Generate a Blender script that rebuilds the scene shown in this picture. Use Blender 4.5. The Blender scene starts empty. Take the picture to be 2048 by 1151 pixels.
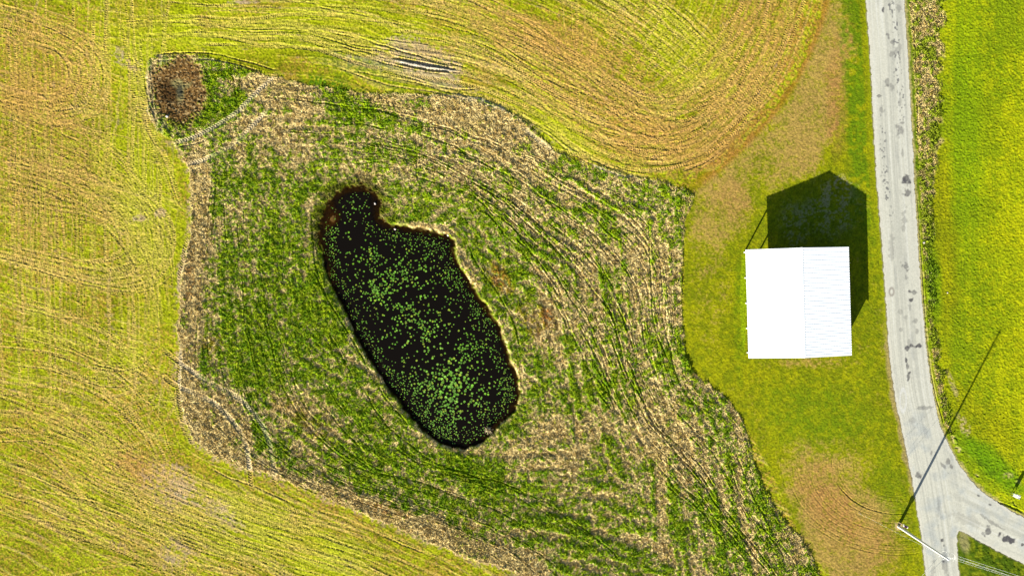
import bpy, math, random
import numpy as np
from mathutils import Vector, Matrix

random.seed(7)
rng = np.random.default_rng(7)
scene = bpy.context.scene
COL = scene.collection

# ------------------------------------------------------------------ camera, sky, sun, exposure
CAM_H = 100.0            # metres above the ground, looking straight down
PPM = 13.44              # photograph pixels per metre on the ground
cam_d = bpy.data.cameras.new('camera'); cam = bpy.data.objects.new('camera', cam_d); COL.objects.link(cam)
cam.location = (0, 0, CAM_H); cam.rotation_euler = (0, 0, 0)
cam_d.sensor_width = 36; cam_d.lens = 36 * PPM * CAM_H / 2048
cam_d.clip_start = 1; cam_d.clip_end = 12000
scene.camera = cam

SUN_EL = math.radians(20.0)
SH = Vector((0.469, 0.883, 0)).normalized()        # the way shadows fall
world = bpy.data.worlds.new("World"); scene.world = world; world.use_nodes = True
wn = world.node_tree.nodes; wl = world.node_tree.links
for n in list(wn): wn.remove(n)
wo = wn.new('ShaderNodeOutputWorld'); wb = wn.new('ShaderNodeBackground'); ws = wn.new('ShaderNodeTexSky')
ws.sky_type = 'NISHITA'; ws.sun_disc = False; ws.sun_elevation = SUN_EL
ws.sun_rotation = math.atan2(-SH.x, -SH.y); ws.air_density = 1.0; ws.dust_density = 0.6
wb.inputs['Strength'].default_value = 0.05
wl.new(ws.outputs[0], wb.inputs[0]); wl.new(wb.outputs[0], wo.inputs[0])
sun_d = bpy.data.lights.new('sun', 'SUN'); sun = bpy.data.objects.new('sun', sun_d); COL.objects.link(sun)
sun_d.energy = 5.0; sun_d.angle = math.radians(0.5); sun_d.color = (1.0, 0.95, 0.83)
ld = Vector((SH.x * math.cos(SUN_EL), SH.y * math.cos(SUN_EL), -math.sin(SUN_EL)))
sun.rotation_euler = ld.to_track_quat('-Z', 'Y').to_euler(); sun.location = (-60, -90, 60)
vs = scene.view_settings
vs.view_transform = 'Standard'; vs.look = 'None'; vs.gamma = 1.0; vs.use_curve_mapping = False
vs.exposure = 1.75

# ------------------------------------------------------------------ helpers
def W(px, py, z=0.0):
    """photo pixel -> world point at height z"""
    k = (CAM_H - z) / CAM_H / PPM
    return Vector(((px - 1024) * k, -(py - 575.5) * k, z))

def tag(o, label=None, cat=None, group=None, kind=None):
    if label: o['label'] = label
    if cat: o['category'] = cat
    if group: o['group'] = group
    if kind: o['kind'] = kind
    return o

GAIN = 1.95
def C(r, g, b, k=1.0):
    c = np.array([r, g, b], float) / 255
    c = np.where(c <= 0.04045, c / 12.92, ((c + 0.055) / 1.055) ** 2.4)
    return (c / GAIN * k).astype(np.float32)

def sstep(a, b, x):
    t = np.clip((x - a) / (b - a), 0, 1); return t * t * (3 - 2 * t)

_tabs = {}
def vn(x, y, seed=0):
    """value noise in 0..1, lattice step 1"""
    if seed not in _tabs:
        _tabs[seed] = np.random.default_rng(1000 + seed).random((256, 256), dtype=np.float32)
    T = _tabs[seed]
    xf = np.floor(x); yf = np.floor(y)
    xi = xf.astype(np.int32); yi = yf.astype(np.int32)
    fx = (x - xf).astype(np.float32); fy = (y - yf).astype(np.float32)
    fx = fx * fx * (3 - 2 * fx); fy = fy * fy * (3 - 2 * fy)
    x0 = xi & 255; x1 = (xi + 1) & 255; y0 = yi & 255; y1 = (yi + 1) & 255
    a = T[y0, x0]; b = T[y0, x1]; c = T[y1, x0]; d = T[y1, x1]
    return (a + (b - a) * fx) * (1 - fy) + (c + (d - c) * fx) * fy

def fbm(x, y, wl_, octs, seed=0, gain=0.5):
    s = 0; amp = 1.0; tot = 0
    ca, sa = math.cos(0.7), math.sin(0.7)
    X, Y = x / wl_ + 13.7 * (seed + 1), y / wl_ + 7.3 * (seed + 1)
    for i in range(octs):
        s = s + amp * vn(X, Y, seed + i * 17); tot += amp
        X, Y = (X * ca - Y * sa) * 2.03, (X * sa + Y * ca) * 2.03; amp *= gain
    return s / tot

def catmull(pts, step=1.0):
    P = np.array(pts, float)
    P = np.vstack([2 * P[0] - P[1], P, 2 * P[-1] - P[-2]])
    out = []
    for i in range(1, len(P) - 2):
        p0, p1, p2, p3 = P[i - 1], P[i], P[i + 1], P[i + 2]
        n = max(2, int(np.linalg.norm(p2 - p1) / step))
        t = np.linspace(0, 1, n, endpoint=False)[:, None]
        out.append(0.5 * (2 * p1 + (p2 - p0) * t + (2 * p0 - 5 * p1 + 4 * p2 - p3) * t ** 2 + (3 * p1 - p0 - 3 * p2 + p3) * t ** 3))
    out.append(P[-2][None]); return np.vstack(out)

# coarse lattice on which signed distances are worked out, in photo pixels
DX0, DY0, DST = -420.0, -420.0, 4.0
DNX, DNY = int((2900 - DX0) / DST), int((1600 - DY0) / DST)
def samp(A, x, y):
    u = np.clip((x - DX0) / DST, 0, DNX - 1.001); v = np.clip((y - DY0) / DST, 0, DNY - 1.001)
    i = u.astype(np.int32); j = v.astype(np.int32); fu = (u - i).astype(np.float32); fv = (v - j).astype(np.float32)
    return (A[j, i] * (1 - fu) + A[j, i + 1] * fu) * (1 - fv) + (A[j + 1, i] * (1 - fu) + A[j + 1, i + 1] * fu) * fv
_gx, _gy = np.meshgrid(DX0 + DST * np.arange(DNX), DY0 + DST * np.arange(DNY))
_gx = _gx.astype(np.float32); _gy = _gy.astype(np.float32)
def sdist(pts, closed=True, smooth=12.0):
    """signed distance lattice (negative inside) to a polygon, or plain distance to a line"""
    P = catmull(pts + [pts[0]] if closed else pts, smooth).astype(np.float32)
    d2 = np.full(_gx.shape, 1e12, np.float32); ins = np.zeros(_gx.shape, bool)
    for a, b in zip(P[:-1], P[1:]):
        e = b - a; L = float(e @ e) + 1e-9
        t = np.clip(((_gx - a[0]) * e[0] + (_gy - a[1]) * e[1]) / L, 0, 1)
        d2 = np.minimum(d2, (_gx - a[0] - t * e[0]) ** 2 + (_gy - a[1] - t * e[1]) ** 2)
        if closed:
            c = ((a[1] > _gy) != (b[1] > _gy))
            with np.errstate(divide='ignore', invalid='ignore'):
                xi = (b[0] - a[0]) * (_gy - a[1]) / (b[1] - a[1] + 1e-12) + a[0]
            ins ^= c & (_gx < xi)
    d = np.sqrt(d2)
    return np.where(ins, -d, d) if closed else d

# ------------------------------------------------------------------ outlines, in photo pixels
MEADOW = [(480,132),(560,158),(700,182),(860,190),(960,196),(1055,250),(1130,312),(1240,345),(1378,384),(1368,450),
          (1364,560),(1369,690),(1388,742),(1448,793),(1490,850),(1510,930),(1545,1010),(1600,1075),(1640,1151),(1690,1300),
          (1750,1500),(1500,1540),(1250,1350),(1060,1165),(930,1112),(850,1078),(740,1032),(640,990),(540,950),(450,920),(395,885),
          (366,830),(358,760),(356,680),(360,600),(368,520),(380,470),(383,420),(380,350),(352,290),(302,245),(293,180),(303,118),(380,108)]
POND = [(662,398),(685,378),(720,370),(747,380),(758,405),(757,432),(775,447),(810,452),(850,458),(890,468),(910,480),(910,502),(920,530),
        (945,570),(965,600),(990,635),(1005,670),(1015,700),(1028,735),(1040,772),(1037,804),(1018,836),(994,856),(978,874),
        (958,888),(930,898),(900,895),(870,880),(845,862),(820,835),(800,810),(775,775),(750,740),(725,700),(705,660),
        (690,625),(670,590),(655,555),(643,510),(638,470),(643,440),(652,415)]
ROAD_L = [(1722,-420),(1728,-150),(1733,0),(1741,115),(1745,200),(1750,300),(1757,400),(1765,500),(1772,600),(1779,700),(1790,790),
          (1803,850),(1815,910),(1825,960),(1833,1010),(1843,1070),(1853,1151),(1873,1300),(1900,1500)]
ROAD_R = [(1790,-420),(1800,-150),(1808,0),(1814,100),(1820,200),(1825,300),(1830,400),(1836,500),(1843,600),(1850,680),(1858,740),
          (1868,800),(1880,850),(1897,890),(1922,935),(1955,975),(1995,1005),(2048,1035),(2150,1080),(2400,1170),(2800,1290)]
BR_LOW = [(2800,1390),(2400,1268),(2150,1172),(2048,1126),(2010,1108),(1970,1087),(1940,1070),(1922,1060),(1914,1068),(1914,1100),
          (1918,1151),(1940,1300),(1968,1500)]
ROAD = ROAD_L + BR_LOW[::-1] + ROAD_R[::-1]
FIELD_E = [(1378,384),(1440,330),(1510,262),(1575,180),(1620,90),(1650,0),(1680,-150),(1700,-420)]   # east edge of the driven field
D_me = sdist(MEADOW); D_po = sdist(POND, smooth=6.0); D_ro = sdist(ROAD, smooth=8.0)
D_rr = sdist(ROAD_R, False); D_rl = sdist(ROAD_L, False); D_fe = sdist(FIELD_E, False)
D_fp = sdist([(-420,-420)] + FIELD_E[::-1] + [(1369,690),(1388,742),(1490,850),(1600,1075),(1750,1500),(-420,1600)], smooth=10.0)

# ------------------------------------------------------------------ the ground lattice (fine inside the view, coarser towards the horizon)
def axis(half, fine):
    a = np.arange(-half, half + 1e-6, fine)
    o = half + np.cumsum(np.full(66, 0.3))
    far = np.array([5, 12, 25, 50, 100, 220, 450, 900, 2000, 4000.]) + o[-1]
    o = np.concatenate([o, far])
    return np.concatenate([-o[::-1], a, o])
FINE = 0.08; HX_, HY_ = 78.0, 44.64
XS = axis(HX_, FINE); YS = axis(HY_, FINE)
NX, NY = len(XS), len(YS)
gx, gy = np.meshgrid(XS, YS)
PX = (gx * PPM + 1024).astype(np.float32); PY = (575.5 - gy * PPM).astype(np.float32)
far = sstep(90, 130, np.maximum(np.abs(gx), np.abs(gy) * 1.3)).astype(np.float32)

sm = samp(D_me, PX, PY) + (fbm(PX, PY, 14, 3, 3) - 0.5) * 13
sp = samp(D_po, PX, PY) + (fbm(PX, PY, 12, 3, 4) - 0.5) * 10
sr = samp(D_ro, PX, PY); srn = sr + (fbm(PX, PY, 7, 2, 5) - 0.5) * 3.5
drr = samp(D_rr, PX, PY); drl = samp(D_rl, PX, PY)
sf = samp(D_fp, PX, PY)                       # <0 : field and meadow side, >0 : lawn and road side
dfe = samp(D_fe, PX, PY)

n400 = fbm(PX, PY, 260, 3, 10); n120 = fbm(PX, PY, 110, 3, 11); n40 = fbm(PX, PY, 42, 3, 12)
n16 = fbm(PX, PY, 17, 2, 13); n8 = vn(PX / 7.0, PY / 7.0, 14); n5 = vn(PX / 4.3 + 3, PY / 4.3, 15)
n3 = vn(PX / 2.6, PY / 2.6 + 9, 16); n2 = rng.random(PX.shape, dtype=np.float32)
nf = vn(PX / 1.7 + 5, PY / 1.7 + 31, 21)
n3b = vn(PX / 3.1 + 50, PY / 3.1 + 9, 18)

def blob(x, y, rx, ry, ang=0.0, soft=1.0, rag=0.35):
    """soft ragged ellipse, 1 at its middle"""
    c, s = math.cos(math.radians(ang)), math.sin(math.radians(ang))
    dx = PX - x; dy = PY - y
    r = np.sqrt(((dx * c + dy * s) / rx) ** 2 + ((-dx * s + dy * c) / ry) ** 2) + (n40 - 0.5) * rag * 2 + (n16 - .5) * rag
    return 1 - sstep(1 - 0.55 * soft, 1 + 0.35 * soft, r)

# ------------------------------------------------------------------ wheel tracks: splatted into the lattice
TH = np.zeros(PX.shape, np.float32)      # height change
TC = np.zeros(PX.shape, np.float32)      # bared-earth amount
TD = np.zeros(PX.shape, np.float32)      # green / crushed amount in furrows
def splat(curve, width, depth, bare, tread=0.0, green=0.0, pitch=4.6, berm=0.3, wob=1.0, gaps=0.0):
    s = catmull(curve, 0.75)
    n = len(s)
    ph = random.random() * 100
    t = np.gradient(s, axis=0); ln = np.linalg.norm(t, axis=1) + 1e-9; t /= ln[:, None]
    nn = np.stack([-t[:, 1], t[:, 0]], 1)
    al = np.cumsum(ln)
    w1 = (vn(al / 60 + ph, np.full(n, ph), 31) - 0.5) * 4 * wob + (vn(al / 17 + ph, np.full(n, ph + 5), 32) - 0.5) * 1.6 * wob
    s = s + nn * w1[:, None]
    amp = 0.35 + 1.1 * vn(al / 45 + ph, np.full(n, ph + 9), 33)
    if gaps > 0: amp = amp * sstep(gaps, gaps + 0.2, vn(al / 70 + ph, np.full(n, ph + 2), 34))
    fade = np.minimum(1, np.minimum(np.arange(n), np.arange(n)[::-1]) / 30.0)
    amp = amp * fade
    us = np.arange(-width / 2 - 1.6, width / 2 + 1.61, 0.7)
    for u in us:
        q = s + nn * u
        x = (q[:, 0] - 1024) / PPM; y = (575.5 - q[:, 1]) / PPM
        ok = (np.abs(x) < 77.5) & (np.abs(y) < 44.2)
        i = np.rint((x[ok] + HX_) / FINE).astype(int) + 76; j = np.rint((y[ok] + HY_) / FINE).astype(int) + 76
        a = amp[ok]
        inside = abs(u) <= width / 2
        if inside:
            TH[j, i] = np.clip(TH[j, i] * 0.4 - depth * a + tread * a * np.sin(2 * np.pi * (al[ok] + 0.9 * abs(u)) / pitch), -0.4, 0.2)
            TC[j, i] = np.maximum(TC[j, i], bare * a * (1 + (0.35 * np.sin(2 * np.pi * (al[ok] + 0.9 * abs(u)) / pitch) if tread else 0)))
            if green: TD[j, i] = np.maximum(TD[j, i], green * a)
        else:
            TH[j, i] = np.clip(TH[j, i] + depth * berm * a, -0.4, 0.2)

def resamp(c, k=14):
    s = catmull(c, 4.0); d = np.r_[0, np.cumsum(np.linalg.norm(np.diff(s, axis=0), axis=1))]
    q = np.linspace(0, d[-1], k)
    return np.stack([np.interp(q, d, s[:, 0]), np.interp(q, d, s[:, 1])], 1)
def family(A, B, n, jit=0.03, amp=5.0, cut=0.25, **kw):
    A = resamp(A); B = resamp(B)
    for i in range(n):
        t = (i + 0.5) / n + random.uniform(-jit, jit)
        P = A + (B - A) * t + np.array([random.uniform(-amp, amp), random.uniform(-amp, amp)])
        P = P + rng.normal(0, amp * 0.25, P.shape)
        a = int(random.random() * cut * len(P)); b = len(P) - int(random.random() * cut * len(P))
        if b - a < 3: continue
        k = dict(kw); f = random.uniform(0.45, 1.4)
        k['depth'] = k.get('depth', 0.02) * f; k['bare'] = k.get('bare', 0.4) * random.uniform(0.4, 1.3)
        if random.random() < 0.35: k['tread'] = 0
        if random.random() < 0.5: k['width'] = k['width'] * random.uniform(0.35, 0.7)
        splat([tuple(p) for p in P[a:b]], **k)

fk = dict(width=6, depth=0.018, bare=0.6, tread=0.024)
for r in list(range(14, 104, 6)) + [60, 66, 84]:
    a0 = random.uniform(-130, -60); a = np.radians(np.linspace(a0, a0 + random.uniform(150, 290), 12))
    splat([(126 + random.uniform(-3, 3) + r * .98 * math.cos(t), 150 + r * 1.02 * math.sin(t)) for t in a], width=4.5, depth=.03, bare=.6, tread=.02, gaps=.1)
for r in list(range(20, 108, 8)):
    a0 = random.uniform(-70, -20); a = np.radians(np.linspace(a0, a0 + random.uniform(110, 190), 12))
    splat([(240 + r * 1.02 * math.cos(t), 490 + r * .9 * math.sin(t)) for t in a], width=4.5, depth=.025, bare=.6, tread=.02, gaps=.15)
# left field: up-and-down passes, then the sweeping turns
family([(-60,-40),(-30,200),(-20,500),(-10,850)], [(345,-60),(332,100),(322,420),(330,860)], 52, cut=0.5, **fk)
family([(-60,-20),(60,20),(150,58),(205,105),(222,160),(196,222),(120,250),(40,235),(-60,200)],
       [(-60,70),(40,90),(90,100),(120,125),(130,155),(110,185),(80,190),(30,175),(-60,160)], 17, cut=0.2, **fk)
family([(-60,290),(90,325),(220,362),(310,405),(352,470),(330,545),(270,588),(160,570),(40,535),(-60,505)],
       [(-60,400),(80,425),(170,440),(220,455),(240,480),(220,515),(180,520),(80,500),(-60,470)], 20, cut=0.2, **fk)
family([(-60,120),(80,200),(190,260),(280,350),(335,450),(350,560)], [(-60,330),(60,370),(180,430),(260,520),(300,620),(320,760)], 26, cut=0.5, **fk)
family([(-60,560),(90,600),(220,660),(320,740),(360,830),(400,905)], [(-60,900),(80,900),(180,930),(250,1000),(300,1080),(330,1180)], 34, cut=0.4, **fk)
family([(-60,730),(120,800),(260,885),(390,950),(560,1010),(760,1060),(1000,1160)],
       [(-60,1010),(100,1060),(240,1110),(380,1160),(500,1210),(600,1240),(700,1270)], 44, cut=0.35, **fk)
family([(-60,880),(90,880),(200,912),(260,915),(320,880),(350,830),(362,700)], [(-60,640),(90,660),(180,690),(230,700),(270,690),(300,640),(310,560)], 12, cut=0.35, **fk)
family([(-60,1180),(90,1160),(240,1130),(420,1130),(560,1160)], [(-60,700),(60,830),(140,960),(210,1090),(240,1200)], 10, cut=0.4, **fk)
family([(225,-40),(240,60),(262,160),(285,260),(320,340),(350,420)], [(290,-40),(285,60),(288,140),(300,250),(345,330),(372,430)], 12, cut=0.3, **fk)
# top field: long passes that bend into the big turn
family([(420,112),(560,118),(680,128),(780,168),(930,196),(1050,236),(1130,292),(1230,345),(1330,362),(1405,335),(1480,268),(1560,170),(1610,60),(1640,-60)],
       [(260,-60),(480,-50),(700,-40),(880,-20),(1010,50),(1120,110),(1240,165),(1320,190),(1375,180),(1420,150),(1450,100),(1465,40),(1475,-60)], 44, cut=0.45,
       width=6.5, depth=0.03, bare=0.62, tread=0.035, gaps=.2)
family([(1180,250),(1280,318),(1380,318),(1450,260),(1530,160),(1580,60),(1600,-60)], [(1230,170),(1310,230),(1370,240),(1430,200),(1480,120),(1510,50),(1520,-60)], 18, cut=0.4,
       width=8, depth=0.03, bare=0.6, tread=0.034, gaps=.2)
family([(940,-50),(1080,10),(1200,70),(1320,150),(1420,215)], [(1250,-60),(1330,-10),(1400,50),(1450,110),(1480,170)], 22, cut=0.4, **fk)
family([(1100,-60),(1115,40),(1130,120),(1150,230)], [(1420,-60),(1340,80),(1250,220),(1180,300)], 14, cut=0.5, **fk)
family([(240,30),(360,25),(480,32),(620,20),(760,30)], [(240,95),(330,85),(420,80),(560,100),(700,110)], 16, cut=0.4, **fk)
family([(620,-50),(800,0),(960,60),(1120,150),(1260,250),(1330,330)], [(900,-50),(1060,30),(1200,130),(1330,220),(1400,300)], 12, cut=.4, **fk)
family([(1640,-60),(1560,60),(1440,180),(1300,260),(1180,300)], [(1500,-60),(1420,60),(1330,150),(1200,220),(1100,250)], 9, cut=.4, **fk)
th = dict(width=2.2, depth=.010, bare=.7, wob=.5, gaps=.2, berm=.6)
family([(-60,-40),(100,0),(240,40),(360,70)], [(-60,640),(100,690),(240,740),(350,800)], 34, jit=.02, amp=9, cut=.5, **th)
family([(20,-40),(15,200),(25,500),(30,830)], [(300,-40),(296,200),(300,500),(320,880)], 18, jit=.03, amp=7, cut=.5, **th)
family([(-60,760),(120,850),(300,940),(500,1010),(700,1060)], [(-60,1060),(120,1100),(300,1150),(460,1200)], 22, jit=.03, amp=9, cut=.5, **th)
family([(330,30),(560,30),(800,60),(1000,140),(1180,250)], [(600,-40),(860,-30),(1060,30),(1240,120),(1380,200)], 22, jit=.03, amp=9, cut=.5, **th)
family([(1000,150),(1150,230),(1290,290),(1400,270),(1500,190)], [(1160,80),(1260,150),(1340,180),(1420,150),(1470,80)], 14, jit=.03, amp=9, cut=.5, **th)
# single strong ruts seen in the photo
rut = dict(width=3.4, depth=0.05, bare=0.7, berm=0.3, wob=1.2, gaps=.25)
for ic_, c in enumerate([[(306,112),(350,106),(400,106),(450,113),(505,126),(560,140)], [(308,121),(360,117),(420,119),(470,129),(530,144)],
          [(291,145),(293,175),(299,205),(309,232),(321,252)], [(300,130),(303,165),(308,200),(318,228),(333,255),(348,275)],
          [(296,150),(300,190),(306,215),(314,238)],
          [(640,118),(720,128),(800,148),(880,172),(960,180),(1010,190)], [(640,62),(700,74),(780,95),(860,118),(915,135)],
          [(690,66),(760,90),(840,113),(905,130),(990,150),(1060,172)], [(680,98),(760,122),(840,140),(900,152)],
          [(660,88),(740,104),(800,116),(880,138),(930,146)], [(610,65),(700,90),(780,108)], [(700,140),(790,158),(880,176),(960,196)],
          [(600,0),(640,14),(700,26),(760,38)], [(-10,8),(60,25),(110,38)], [(-10,320),(80,335),(160,355),(240,378),(290,400)],
          [(-10,520),(60,535),(130,556),(200,574),(280,583),(330,560),(368,505)],
          [(110,78),(150,92),(178,115),(185,140)], [(-10,600),(80,625),(180,640)], [(-10,690),(70,700),(170,722),(260,745)],
          [(-10,960),(100,985),(220,1010)],[(380,905),(440,945),(520,975),(600,1012),(700,1040),(800,1085),(900,1125),(960,1160)]]):
    splat(c, **dict(rut, depth=.085 if ic_ < 5 else (.06 if ic_ < 12 else .03), gaps=0 if ic_ < 5 else .25))
puddle = [[(776,112),(810,120),(850,128),(885,135),(915,139)], [(785,124),(830,134),(868,141),(905,143)]]
for c in puddle: splat(c, width=6, depth=0.13, bare=1.2, berm=0.5, wob=0.3)
lug = dict(width=9, depth=0.03, bare=.6, tread=0.042, pitch=5.2, berm=0.8, wob=0.4)
for c in [[(362,700),(357,780),(368,850),(392,895)], [(346,286),(378,278),(425,256),(470,226),(508,190),(540,160),(560,138)], [(365,328),(400,322),(440,304),(470,285),(505,250),(540,212)],
          [(320,745),(352,770),(420,800),(460,835),(490,880),(500,940),(504,985)],
          [(318,690),(360,726),(420,765),(480,798),(520,842),(540,890),(548,935),(552,990)],
          [(376,460),(366,520),(355,570)], [(1040,250),(1090,290),(1130,305),(1180,315)]]:
    splat(c, **lug)
splat([(350,294),(390,288),(430,270),(452,256)], width=4, depth=0.1, bare=0.3, wob=0.2)
# furrows left by mowing round the meadow
fr = dict(width=3.6, depth=0.12, bare=0.0, green=0.5, berm=0.3, gaps=0.28, wob=2.0)
family([(500,175),(700,200),(900,240),(1060,305),(1200,372),(1300,432),(1345,520),(1350,650),(1366,745),(1432,805),(1482,868),(1505,950),(1555,1050),(1660,1200)],
       [(600,330),(720,330),(850,356),(960,425),(1040,505),(1100,600),(1150,700),(1200,790),(1260,880),(1340,970),(1430,1060),(1540,1200)], 36, cut=0.4, **fr)
family([(388,330),(396,500),(388,700),(398,790),(455,880),(560,955),(700,1015),(850,1062),(1000,1130),(1100,1200)],
       [(590,380),(615,550),(690,710),(775,845),(880,925),(1000,950),(1100,990),(1220,1070),(1340,1200)], 24, cut=0.45, **fr)
for c in [[(628,540),(650,590),(680,640),(710,690),(740,745),(775,800),(815,850)], [(622,420),(626,480),(634,540),(655,600)],
          [(930,480),(960,540),(1000,590),(1030,650),(1045,710)], [(1300,430),(1302,560),(1312,660),(1340,730)],
          [(425,345),(418,420),(414,500)], [(434,350),(428,430),(424,490)], [(482,150),(478,200),(482,260)], [(462,130),(470,180),(474,215)],
          [(1112,330),(1118,365),(1112,385)], [(835,300),(832,350),(846,380)], [(820,270),(850,255),(900,265),(960,290)],
          [(960,360),(990,340),(1030,345),(1070,372)]]:
    splat(c, width=3.6, depth=0.11, bare=0.0, green=0.5, wob=1.2)
# mowing arcs on the lawn, and the crack beside the road
for r in range(60, 190, 9):
    a = np.radians(np.linspace(195, 75, 10))
    splat([(1795 + r * 1.25 * math.cos(t), 925 + r * 0.98 * math.sin(t)) for t in a], width=2.4, depth=0.016 if r != 105 else 0.05, bare=0.22, wob=0.6, gaps=0.2)
splat([(1834,380),(1840,460),(1845,540),(1850,620),(1856,690),(1862,740),(1874,800),(1890,855)], width=2.2, depth=0.14, bare=0, wob=0.3)
splat([(1826,40),(1831,120),(1836,230),(1838,330)], width=3, depth=0.12, bare=0, wob=0.4)
splat([(1985,1000),(2010,1008),(2035,1018),(2060,1030)], width=5, depth=0.18, bare=0.8, wob=0.3)
# keep the tracks out of the places they do not reach
onroad = sstep(1.0, -1.0, sr)
TH *= (1 - onroad); TC *= (1 - onroad); TD *= (1 - onroad)
inpond = sstep(6, -2, sp)
patch_r = np.sqrt(((PX - 357) / 56) ** 2 + ((PY - 182) / 70) ** 2) + (n40 - .5) * .25 + (n16 - .5) * .15
inpatch = sstep(1.2, 0.82, patch_r + (n5 - .5) * .25 + (n3 - .5) * .2)
for A in (TH, TC, TD): A *= (1 - inpond); A *= (1 - inpatch)
mead = sstep(2.0, -2.0, sm)
fieldm = sstep(3, -3, sf) * (1 - mead)

# ------------------------------------------------------------------ colours of the ground cover
def mix(a, b, m):
    m = np.clip(m, 0, 1)[..., None]
    return a * (1 - m) + b * m
shape3 = PX.shape + (3,)
# driven field: thin new grass over brown stubble
g1 = C(174,182,20); g2 = C(136,142,6); br = C(180,142,68); rd = C(170,116,42)
c16, s16 = math.cos(math.radians(16)), math.sin(math.radians(16))
ru, rv = PX * c16 + PY * s16, -PX * s16 + PY * c16
c28, s28 = math.cos(math.radians(27)), math.sin(math.radians(27))
ru2, rv2 = PX * c28 + PY * s28, -PX * s28 + PY * c28
D_tn = sdist([(-420,-40),(100,60),(400,112),(560,118),(680,128),(780,168),(930,196),(1050,236),(1130,292),(1230,345),(1330,362),(1405,335),(1480,268),(1560,170),(1610,60),(1640,-60),(1660,-420)], False)
dtn = samp(D_tn, PX, PY) + (n40 - .5) * 5
wv = sstep(430, 330, PX) * sstep(1000, 760, PY)
wt = sstep(330, 520, PX) * sstep(420, 300, PY)
def stk(a, b, sd): return vn(a / 3.0, b / 110, sd) * .62 + vn(a / 6.0, b / 200, sd + 1) * .38
bend = (n120 - .5) * 26
s_v = stk(PX + bend + PY * .06, PY, 61); s_e = stk(rv + bend, ru, 63); s_s = stk(rv2 + bend, ru2, 65); s_t = stk(dtn, PX + PY * .7, 67)
fst = s_t * wt + (1 - wt) * (np.maximum(s_v, s_e) * wv * .9 + (1 - wv) * s_s)
fcol = mix(np.broadcast_to(g1, shape3), g2, sstep(0.3, 0.75, n5 * 0.4 + n16 * 0.35 + n120 * 0.3))
fcol = mix(fcol, C(182,134,64), sstep(.45, .66, n3 * .35 + n5 * .25 + n40 * .4) * .55)
fcol = mix(fcol, C(210,186,104), sstep(.56, .80, fst) * .5)
fcol = mix(fcol, C(108,108,6), sstep(.40, .20, fst) * .5)
warm = np.clip(blob(60,110,190,130) * .55 + blob(90,330,160,170) * .5 + blob(1500,120,110,260,20) * .75 + blob(1200,170,190,110,25) * .6 + blob(1330,300,150,60,10) * .6
               + blob(1050,60,190,50,15) * .6 + blob(150,900,210,110,20) * .35 + blob(130,1080,210,70,15) * .4 + blob(330,960,100,40,30) * .45 + blob(60,620,120,160) * .25
               + blob(860,1120,220,30,20) * .35 + blob(620,1000,170,24,22) * .4, 0, 1)
fcol = mix(fcol, br, sstep(0.30, 0.80, warm * (0.05 + .3 * n16 + 0.45 * n5 + 1.0 * fst)) * 0.72)
redd = np.clip(blob(1600,100,38,170,18) * .9 + blob(1500,265,32,110,46) * .9 + blob(1420,345,60,22,-30) * .9 + blob(270,935,60,20,30) * .8
               + blob(640,1000,130,14,22) * .7 + blob(1240,230,110,30,35) * .5 + blob(90,825,90,16,20) * .4, 0, 1)
fcol = mix(fcol, rd, redd * sstep(0.35, 0.7, n16 * 0.5 + n5 * 0.5) * .5)
lime = np.clip(blob(500,1090,320,50,18) * .3 + blob(650,60,330,60) * .3 + blob(300,480,60,260) * .5 + blob(260,80,60,120) * .6 + blob(560,60,280,60) * .5 + blob(1120,270,110,24,30) * .9 + blob(900,170,140,24,18) * .5 + blob(560,1060,240,50,22) * .6
               + blob(330,60,90,60) * .5 + blob(260,380,60,130,-15) * .4 + blob(1380,90,80,90) * .6 + blob(1425,150,12,9) * 1.0, 0, 1)
fcol = mix(fcol, C(186,198,22), lime * .75 * (0.2 + 0.9 * n5))
bare = np.clip(blob(840,125,95,42,17,.7) * 1.0 + blob(720,122,55,10,14) * .9 + blob(860,155,120,14,17) * .8 + blob(340,965,60,55,40) * .75 + blob(420,1010,90,22,35) * .7
               + blob(350,1110,50,40,-30) * .7 + blob(320,425,12,10) * .9 + blob(278,437,14,8) * .9 + blob(240,110,18,26) * .55 + blob(262,130,24,12) * .5
               + blob(372,995,40,14,30) * .6 + blob(490,5,40,5) + blob(366,545,12,60,8) * .9 + blob(1060,255,70,12,35) * .5 + blob(240,1090,60,20,30) * .3, 0, 1)
fcol = mix(fcol, mix(np.broadcast_to(C(204,180,144), shape3), C(158,134,104), sstep(.4, .7, fst * .6 + n3 * .4)), sstep(.25, .9, bare * .85 + (n5 - .5) * .7 + (n16 - .5) * .6 + (fst - .5) * .7) * .85)
dark_g = np.clip(blob(760,150,150,26,17) * .6 + blob(720,190,130,20,17) * .8 + blob(650,165,60,20) * .4, 0, 1)
fcol = mix(fcol, C(95,130,8), dark_g * sstep(0.35, 0.6, n5 * .6 + n8 * .4))
ed_ = sstep(16, 0, sm) * sstep(900, 700, PX + PY * -.3) * sstep(250, 330, PY)
fcol = mix(fcol, C(196,170,132), ed_ * sstep(.4, .65, n5 * .5 + n16 * .5) * .8)
fcol = mix(fcol, mix(np.broadcast_to(C(214,182,104), shape3), C(208,160,92), warm), np.clip(TC, 0, .85) * (0.36 + 0.6 * nf) * (1 - 0.3 * lime))
fcol = mix(fcol, C(176,172,160), (blob(850,131,66,6,9.5,.5,.1)) * .75)
fcol = fcol * (0.24 + 0.74 * n3 + 0.72 * nf + .16 * n2)[..., None]

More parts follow.
